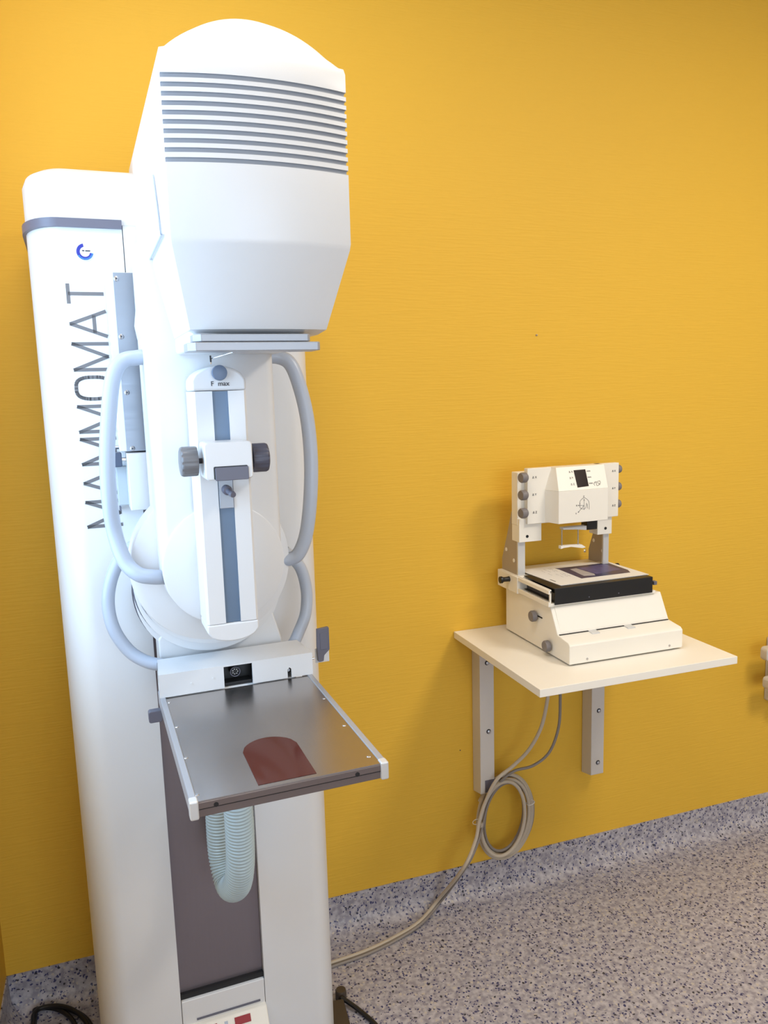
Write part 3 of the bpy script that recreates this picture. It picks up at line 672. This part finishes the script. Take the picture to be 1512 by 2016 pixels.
# ================================================================== positioning device on the shelf
dev = thing('positioning_device', (1.17, -.2, SZ), 'white stereotactic biopsy positioning device with grey knobs standing on the wall shelf', 'medical device')
D0, D1 = 1.005, 1.337
def dp(px, py): return P(px, py, x=D0)
YFt, YBd = -.373, -.048
zb0, zft, zslab = SZ+.004, .880, .952
side = [(YFt, zb0), (YFt, zft-.006), (YFt+.008, zft), (-.318, .886), (-.283, zslab), (YBd, zslab-.008), (YBd, zb0)]
cheek = MB().prism(side, YZ, D0, D1).build('body', CREAM, dev, bevel=.0025)
for (x, y) in ((D0+.02, YFt+.02), (D1-.02, YFt+.02), (D0+.02, YBd-.02), (D1-.02, YBd-.02)):
    MB().lathe([(.01, 0), (.01, .006)], (x, y, SZ), (0, 0, 1), n=14).build('rubber_foot', BLACK, dev)
MB().box(D0+.004, D1-.004, -.3215, -.312, .8845, .8875).build('slit', BLACK, cheek, smooth=0)
# hatch panel with side lips
MB().prism([(-.3165, .8895), (-.2865, zslab-.002), (-.2815, zslab-.002), (-.311, .8895)], YZ, D0+.010, D1-.010).build('front_panel', CREAM, cheek, bevel=.001)
for q in (1175, 1245):
    t_ = P(q-5, 1240+(6 if q == 1175 else -6), y=-.33); w2 = .022
    MB().prism([(-.318, .888), (-.338, .8865), (-.340, .8805), (-.318, .8805)], YZ, t_.x-w2/2, t_.x+w2/2).build('tab', LIGHTALU, cheek, bevel=.0006)
for q in ((1156, 1297), (1318, 1271)):
    s_ = P(*q, y=YFt); MB().lathe([(.0032, -.001), (.0028, .001)], s_, (0, -1, 0), n=14).build('screw', SCREW, cheek)
def dknob(px, py, x=None, y=None, ax=(-1, 0, 0), r=.0125, h=.018, gap=.003):
    c = P(px, py, x=x, y=y); m = MB().lathe([(r*.35, -.004), (r*.35, gap)], c, ax, n=12); m.lathe([(r*.8, gap), (r, gap+.002), (r, gap+h-.003), (r*.88, gap+h)], c, ax, n=28)
    return m.build('knob', WARMGREY, dev)
dknob(1056, 1212, x=D0-.00, r=.0145, h=.014); dknob(1083, 1271, x=D0, r=.0145, h=.014)
ks = P(1058, 1212, x=D0-.0005); MB().box(D0-.0008, D0+.002, ks.y-.024, ks.y, ks.z-.002, ks.z+.0015).build('knob_slot', BLACK, dev, smooth=0)
# tray: frame open at the side, rear cross bar, lifting handles
zt_ = .998
tr_ = MB()
trx0, trx1 = D0-.006, 1.314
tr_.box(trx0, trx1, -.292, -.03, zslab, zslab+.008)
tr_.box(trx0, trx0+.004, -.292, -.03, zt_-.012, zt_-.002)
tr_.box(trx0, trx0+.004, -.292, -.286, zslab+.006, zt_-.004)
tray = tr_.build('tray', CREAM, dev, bevel=.0012)
hbx = MB().box(trx0-.006, trx1+.002, -.135, -.022, zslab-.004, zt_-.004).build('rear_bar', CREAM, dev, bevel=.002)
MB().box(trx0-.004, trx0, -.292, -.135, zt_-.014, zt_-.004).build('side_rail', CREAM, dev, bevel=.0008)
MB().box(trx0-.004, trx0, -.292, -.135, zslab, zslab+.012).build('side_rail', CREAM, dev, bevel=.0008)
for (q, xx, ax) in (((981, 1135), trx0-.006, (-1, 0, 0)), ((1197, 1107), trx1, (1, 0, 0))):
    c = P(*q, x=xx-.005); c.x = xx; c.z = zt_-.018; c.y = -.09
    MB().lathe([(.0075, 0), (.007, .003), (.0065, .014), (.0075, .020), (.0095, .022), (.0095, .028), (.006, .029)], c, ax, n=22).build('pull_knob', BLACK, dev)
MB().box(trx1, trx1+.010, -.285, -.272, .972, .982).build('side_catch', GREY, dev, bevel=.001)
# tower: gusset plates, legs, control head
TY = -.12; lx0, lx1 = 1.005, 1.068; rx0, rx1 = 1.243, 1.289
for (xa, xb) in ((1.003, 1.008), (1.283, 1.288)):
    g = MB().prism([(-.03, zt_-.004), (-.03, zt_+.028), (-.062, zt_+.105), (-.085, 1.165), (TY+.004, 1.165), (TY+.004, zt_-.004)], YZ, xa, xb).build('gusset_plate', PLATE, dev, bevel=.0006)
    for (y_, z_) in ((-.055, 1.055), (-.098, 1.032)):
        MB().lathe([(.0055, 0), (.005, .0008)], (xa, y_, z_), (-1, 0, 0), n=16).build('screw', CREAM, g)
MB().box(1.003, 1.025, TY-.001, TY+.006, zt_-.004, 1.10).build('post', LIGHTALU, dev, bevel=.001)
MB().box(1.270, 1.288, TY-.001, TY+.006, zt_-.004, 1.10).build('post', LIGHTALU, dev, bevel=.001)
zl_ = 1.087; zTop = 1.279
for (a, b) in ((lx0-.004, lx1), (rx0, rx1)):
    lg = MB().box(a, b, TY-.012, TY+.028, zl_, 1.15).build('head_leg', CREAM, dev, bevel=.001)
for q in ((1038, 1056), (1192, 1040)):
    s_ = P(*q, y=TY-.012); MB().lathe([(.0042, -.001), (.004, .0008)], s_, (0, -1, 0), n=16).build('screw', BLACK, dev)
hx0_, hx1_ = 1.020, 1.302
hm = MB(); cY = -.135; fY = -.19
hm.box(1.000, hx1_, TY-.004, TY+.028, 1.132, zTop-.006)
hcon = hm.build('rear_housing', CREAM, dev, bevel=.0015)
ch = MB()
m0, m1 = P(1100, 1000, y=fY).x, P(1197, 1000, y=fY).x
u0, u1 = P(1093, 922, y=-.155).x, P(1188, 916, y=-.155).x
zmid = P(1102, 968, y=fY).z; zB_ = P(1102, 1032, y=fY).z
# wings
zwb, zwt = 1.136, 1.284
wingL = MB().box(hx0_, m0+.006, -.142, TY-.004, zwb, zwt).build('control_wing', CREAM, dev, bevel=.0015)
wingR = MB().box(m1-.006, hx1_, -.142, TY-.004, zwb, zwt).build('control_wing', CREAM, dev, bevel=.0015)
pc_ = MB()
zb2 = zB_
pc_.hexa([(m0, fY, zb2), (m1, fY, zb2), (m1+.006, TY-.002, zb2), (m0-.018, TY-.002, zb2), (m0, fY, zmid), (m1, fY, zmid), (m1+.006, TY-.002, zmid), (m0-.018, TY-.002, zmid)])
pc_.hexa([(m0, fY, zmid), (m1, fY, zmid), (m1+.006, TY-.002, zmid), (m0-.018, TY-.002, zmid), (u0, -.158, zwt), (u1, -.158, zwt), (u1+.004, TY-.002, zwt), (u0-.006, TY-.002, zwt)])
cen_ = pc_.build('control_head', CREAM, dev, bevel=.0012)
# sloping face frame
A = Vector(((m0+u0)/2, 0, 0)); f0 = Vector((m0, fY, zmid)); f1 = Vector((u0, -.158, zwt)); up_ = Vector((0, -.158-fY, zwt-zmid)).normalized(); sn = Vector((0, -up_.z, up_.y))
def slope(px, py):
    d = ray(px, py); t = (f0-CO).dot(sn)/d.dot(sn); return CO+d*t
a_, b_, c_, d_ = slope(1137, 960), slope(1159, 957), slope(1152, 924), slope(1129, 926)
MB().hexa([p-sn*.0006 for p in (a_, b_, c_, d_)]+[p+sn*.0007 for p in (a_, b_, c_, d_)]).build('display', DISP, cen_, smooth=0, label='dark red-black display')
for (q, s_) in (((1120, 931), '\u0394 X'), ((1121.5, 943), '\u0394 Y'), ((1124, 955.5), '\u0394 Z'), ((1155, 929), 'mm'), ((1157, 941), 'mm'), ((1160, 953), 'mm')):
    text_mb(s_, .0075, slope(*q)+sn*.0002, (1, 0, 0), up_).build('lettering', INK, cen_, smooth=0)
hw_ = MB()
for path in ([(1172, 948), (1169, 952), (1171, 956)], [(1171, 952), (1174, 948), (1174, 955)], [(1180, 947), (1176, 948), (1177, 951), (1180, 952), (1177, 956), (1174, 955)], [(1180, 946), (1182, 950), (1180, 955)]):
    hw_.tube([slope(*q)+sn*.0003 for q in path], .0005, n=6, sub=3)
hw_.build('handwriting', INK, cen_, smooth=0)
fp_ = lambda px, py: P(px, py, y=fY-.0003)
dg_ = MB()
for path in ([(1150, 984), (1150, 1004)], [(1138, 995), (1150, 995)], [(1150, 995), (1138, 1009)], [(1142, 998), (1142, 987), (1150, 980), (1158, 985), (1160, 992), (1160, 1003)], [(1142, 990), (1142, 999), (1147, 1002), (1153, 1000), (1155, 990)], [(1156, 992), (1157, 1001)]):
    dg_.tube([fp_(*q) for q in path], .0004, n=6, sub=3)
for q in ((1150, 984), (1139, 995), (1139, 1008)): dg_.lathe([(.0013, 0), (.0013, .0006)], fp_(*q), (0, -1, 0), n=10)
for (q, s_) in (((1148, 979), 'Z'), ((1134, 997), 'X'), ((1133, 1013), 'Y')): dg_ = merge(dg_, text_mb(s_, .006, fp_(*q), (1, 0, 0), (0, 0, 1)))
dg_.build('axis_diagram', INK, cen_, smooth=0)
for (q, s_) in (((1048, 942), '\u0394 X'), ((1048, 976), '\u0394 Y'), ((1049, 1011), '\u0394 Z')): text_mb(s_, .008, P(*q, y=-.1424), (1, 0, 0), (0, 0, 1)).build('lettering', INK, wingL, smooth=0)
for (q, s_) in (((1205, 929), '\u0394 X'), ((1205, 963), '\u0394 Y'), ((1205, 997), '\u0394 Z')): text_mb(s_, .007, P(*q, y=-.1424), (1, 0, 0), (0, 0, 1)).build('lettering', INK, wingR, smooth=0)
for q in ((1031, 938), (1031, 972), (1031, 1007)):
    c = P(*q, y=-.128); c.x = 1.000
    m = MB(); m.lathe([(.0105, .0), (.0135, .004), (.0135, .016), (.0115, .019)], Vector((1.012, -.150, c.z)), (-1, -.18, 0), n=28)
    m.build('knob', WARMGREY, dev)
for q in ((1216, 923), (1216, 957), (1216, 991)):
    c = P(*q, y=-.128); MB().lathe([(.003, -.003), (.0105, .0015), (.0115, .003), (.0115, .009), (.010, .012)], Vector((hx1_, -.130, c.z)), (1, 0, 0), n=28).build('knob', WARMGREY, dev)
# needle guide hanging under the head
ny = -.16
top = MB(); g = lambda px, py, y=ny: P(px, py, y=y)
top.prism([(g(1104, 1040).x, 1.124), (g(1150, 1040).x, 1.124), (g(1150, 1040).x, 1.112), (g(1132, 1036).x, 1.116), (g(1104, 1040).x, 1.119)], XZ, ny-.012, ny+.006)
ng = top.build('needle_guide', LIGHTALU, dev, bevel=.0008)
for (qa, qb) in (((1106, 1038), (1106, 1075)), ((1138, 1036), (1138, 1072))):
    MB().tube([g(*qa), g(*qb)], .0017, n=10, sub=1).build('guide_rod', SCREW, ng)
z1g = g(1120, 1074).z
lowg = MB().prism([(g(1102, 1080).x, z1g-.006), (g(1102, 1080).x, z1g+.002), (g(1120, 1076).x, z1g+.002), (g(1143, 1074).x, z1g+.0005), (g(1151, 1080).x, z1g-.008), (g(1145, 1086).x, z1g-.010), (g(1122, 1081).x, z1g-.003), (g(1108, 1083).x, z1g-.004)], XZ, ny-.006, ny+.006)
lowg.build('needle_holder', CREAM, ng, bevel=.0006)
c = g(1150, 1084); MB().lathe([(.0045, 0), (.004, .004)], c, (.7, -.7, 0), n=14).build('holder_screw', CHROME, ng)
c = g(1146, 1040); MB().lathe([(.0045, 0), (.004, .004)], c, (.7, -.7, 0), n=14).build('holder_screw', CHROME, ng)
MB().box(P(1148, 1035, y=-.11).x, P(1172, 1035, y=-.11).x, -.13, -.10, 1.103, 1.135).build('motor_block', BLACK, dev, bevel=.001)
# binder lying in the tray, leaflet on it
BZ0, BZ1 = zslab+.0085, .9985
bf = -.293; bx0_, bx1_ = 1.0105, P(1284, 1131, y=bf).x
bnd = thing('binder', (1.16, -.2, BZ0), 'black binder lying flat in the tray under the leaflet', 'binder')
bb_ = MB(); bb_.box(bx0_, bx1_, bf-.003, bf, BZ0-.004, BZ1); bb_.box(bx0_, bx1_, bf, -.14, BZ1-.003, BZ1); bb_.box(bx0_+.001, bx1_-.002, bf, -.14, BZ0, BZ0+.003)
bb_.build('cover', BLACK, bnd, bevel=.0008)
MB().box(bx0_+.008, bx1_-.006, bf+.004, -.142, BZ0+.003, BZ1-.016).build('page_block', mat('dark_pages', (.05, .05, .055), .6), bnd, smooth=0)
for q in (1160, 1218):
    s_ = P(q, 1173, y=bf-.003); MB().lathe([(.0018, 0), (.0016, .0006)], (s_.x, bf-.003, BZ0+.006), (0, -1, 0), n=10).build('rivet', GREY, bnd)
lz = BZ1+.0012
lt_ = thing('leaflet', (1.16, -.2, lz), 'white printed leaflet with a blue photograph lying on the black binder', 'leaflet')
cor = [P(1103, 1152, z=lz), P(1276, 1130, z=lz), P(1192, 1104, z=lz), P(1021, 1122, z=lz)]
sheet = MB().prism([(p.x, p.y) for p in cor], XY, BZ1+.0002, lz).build('sheet', PAPER, lt_, smooth=0)
def quad(pts, mt, name, h=.0003):
    q = [P(*p, z=lz) for p in pts]; return MB().prism([(p.x, p.y) for p in q], XY, lz-.0002, lz+h).build(name, mt, sheet, smooth=0)
quad([(1093, 1119.5), (1100, 1121), (1145, 1139), (1152, 1138), (1241, 1127), (1236, 1122), (1199, 1109), (1190, 1108.5)], NAVY, 'photograph')
quad([(1122, 1121), (1134, 1119), (1170, 1130), (1172, 1133), (1150, 1134), (1145, 1132)], mat('print_silver', (.42, .40, .42), .4, noise=(60, .3)), 'printed_device', .0005)
quad([(1135, 1119), (1190, 1111), (1222, 1121), (1175, 1130)], mat('print_violet', (.10, .09, .22), .4, noise=(45, .5)), 'printed_glow', .0004)
pr = MB()
for (a, b) in (((1070, 1121), (1120, 1140)), ((1079, 1120), (1128, 1139)), ((1083, 1119.4), (1134, 1138.5)), ((1066, 1124), (1093, 1135))):
    pa, pb = P(*a, z=lz), P(*b, z=lz); n_ = 6
    for k in range(n_):
        if k % 3 == 2: continue
        pr.stroke(pa+(pb-pa)*(k/n_), pa+(pb-pa)*((k+.8)/n_), .0007, (0, 0, 1), .0002)
pr.build('printed_lines', mat('grey_print', (.3, .3, .32), .6), sheet, smooth=0)
pr = MB().stroke(P(1083, 1141, z=lz), P(1094, 1145, z=lz), .003, (0, 0, 1), .0002); pr.build('printed_word', INK, sheet, smooth=0)
sp = MB(); ea, eb = P(1103, 1152, z=lz), P(1276, 1130, z=lz)
for k in range(60):
    c = ea+(eb-ea)*((k+.5)/60); sp.box(c.x-.0016, c.x+.0016, c.y-.003, c.y+.001, BZ1+.0002, lz+.0004)
sp.build('serrated_edge', PAPER, lt_, smooth=0)
# ================================================================== cables
def cable(name, label, cat, paths, r, mt):
    m = MB()
    for p in paths:
        for q in p: q.z = min(q.z, SZ-ST-.004)
        m.tube(p, r, n=10, sub=8)
    o = m.build(name, mt, None); o['label'] = label; o['category'] = cat; return o
def W_(px, py, y): return P(px, py, y=y)
def F_(px, py, z=.005): return P(px, py, z=z)
def coil(cx, cy, rx, ry, rot, y, n=12, a0=0, turns=1, dx=0, dy=0, grow=0):
    out = []; N = int(n*turns)
    for k in range(N+1):
        a = a0+2*math.pi*k/n; t = k/n
        x = (rx+grow*t)*math.cos(a); z = (ry+grow*t)*math.sin(a); c, s = math.cos(rot), math.sin(rot)
        out.append(W_(cx+dx*t+x*c-z*s, cy+dy*t+x*s+z*c, y-.006*t))
    return out
start = math.radians(225)
pa = [W_(1078, 1355, -.11), W_(1078, 1375, -.11), W_(1066, 1430, -.10), W_(1042, 1475, -.09), W_(1010, 1508, -.08), W_(978, 1535, -.08), W_(955, 1580, -.075)]
def coils(specs, y, a0, rot, dep):
    out = []
    for i, (cx, cy, rx, ry) in enumerate(specs):
        for k in range(14):
            a = a0+2*math.pi*k/14; t = k/14; nx = specs[min(i+1, len(specs)-1)]
            x_, y_ = (rx*(1-t)+nx[2]*t)*math.cos(a), (ry*(1-t)+nx[3]*t)*math.sin(a); c, s = math.cos(rot), math.sin(rot)
            out.append(W_(cx*(1-t)+nx[0]*t+x_*c-y_*s, cy*(1-t)+nx[1]*t+x_*s+y_*c, y+dep*(i+t)))
    return out
loopA = coils([(994, 1608, 56, 84), (992, 1606, 50, 84), (998, 1607, 48, 74), (990, 1612, 42, 74)], -.028, 3.4, .16, -.012)
tail = [W_(949, 1612, -.09), W_(938, 1655, -.10), W_(915, 1705, -.125)]
tail2 = [F_(862, 1772, .035), F_(825, 1815, .012), F_(775, 1846), F_(720, 1872), F_(660, 1893), F_(650, 1896)]
cable('power_cable', 'beige cable coiled below the shelf and running over the floor to the white column', 'cable',
      [pa+[W_(943, 1620, -.085), W_(936, 1655, -.10), W_(913, 1708, -.125)]+tail2, loopA], .0052, CABLE)
pb_ = [W_(1103, 1345, -.09), W_(1103, 1372, -.09), W_(1100, 1430, -.085), W_(1082, 1480, -.08), W_(1050, 1507, -.075), W_(1012, 1518, -.07), W_(985, 1540, -.065), W_(962, 1580, -.065), W_(950, 1625, -.075), W_(940, 1660, -.10), W_(918, 1706, -.12),
       F_(868, 1774, .03), F_(830, 1818, .010), F_(780, 1851, .004), F_(722, 1879, .004), F_(660, 1901, .004), F_(650, 1905, .004)]
loopB = coils([(997, 1604, 52, 80), (996, 1610, 52, 70), (992, 1608, 37, 68)], -.022, 3.6, .2, -.013)
cable('signal_cable', 'thinner grey-brown cable hanging behind the beige one and coiled with it', 'cable', [pb_, loopB], .0042, CABLEG)
for (q, lab) in (((939, 1618), 'white cable tie on the left side of the cable coil'), ((1044, 1580), 'white cable tie on the right side of the cable coil')):
    c = W_(*q, -.055); r_ = [c+Vector((.012*math.cos(a), .0115*math.sin(a), .003*math.cos(a))) for a in [2*math.pi*k/12 for k in range(12)]]
    o = MB().tube(r_, .0012, n=6, sub=2, closed=True).build('cable_tie', PAPER, None); o['label'] = lab; o['category'] = 'cable tie'; o['group'] = 'cable ties on the coil'
cable('black_cable', 'short black cable on the floor right of the white column', 'cable', [[F_(672, 1964, .018), F_(690, 1976, .012), F_(715, 1995, .007), F_(740, 2018, .006), F_(765, 2050, .006)]], .0055, BLACK)
cc_ = []
def FL(px, py, z): return P(px, py, z=z)
for (cx, cy, rx, ry, z) in ((100, 2032, 82, 50, .006), (92, 2036, 60, 52, .014), (108, 2040, 70, 60, .022)):
    cc_.append([FL(cx+rx*math.cos(a), cy+ry*math.sin(a), z) for a in [2*math.pi*k/14+.3 for k in range(15)]])
allp = [p for c in cc_ for p in c]
for p in allp: p.x = max(p.x, X0+.06)
cable('coiled_cable', 'black coiled cable lying on the floor left of the white column', 'cable', [allp], .0055, BLACK)
# ================================================================== small things on the wall
wf_ = thing('wall_holder', (2.02, 0, .54), 'cream double wall holder cut off by the right edge of the photo', 'wall holder')
for (q, h) in (((1503, 1288), .022), ((1507, 1346), .020)):
    c = P(q[0], q[1], y=-.07); m = MB().prism(rrect(c.x, c.x+.11, c.z-h, c.z+h, .012), XZ, -.085, -.055); m.build('holder_cup', BRACK, wf_, bevel=.004)
MB().prism(rrect(P(1512, 1300, y=-.07).x+.06, P(1512, 1300, y=-.07).x+.10, .44, .66, .008), XZ, -.056, -.0005).build('back_plate', BRACK, wf_, bevel=.003)
c = P(1056, 660, y=0); o = MB().lathe([(.003, 0), (.0022, .004), (.001, .005)], c, (0, -1, .2), n=8).build('wall_plug', PLATE, None); o['label'] = 'tiny broken wall plug in the empty yellow wall above the device'; o['category'] = 'wall plug'
c = P(906, 1477, y=0); o = MB().lathe([(.0018, 0), (.0014, .001)], c, (0, -1, 0), n=8).build('hole', SEAM, None); o['label'] = 'tiny dark nail in the wall left of the shelf bracket'; o['category'] = 'hole'  # small dark disc standing in for a hole in the wall
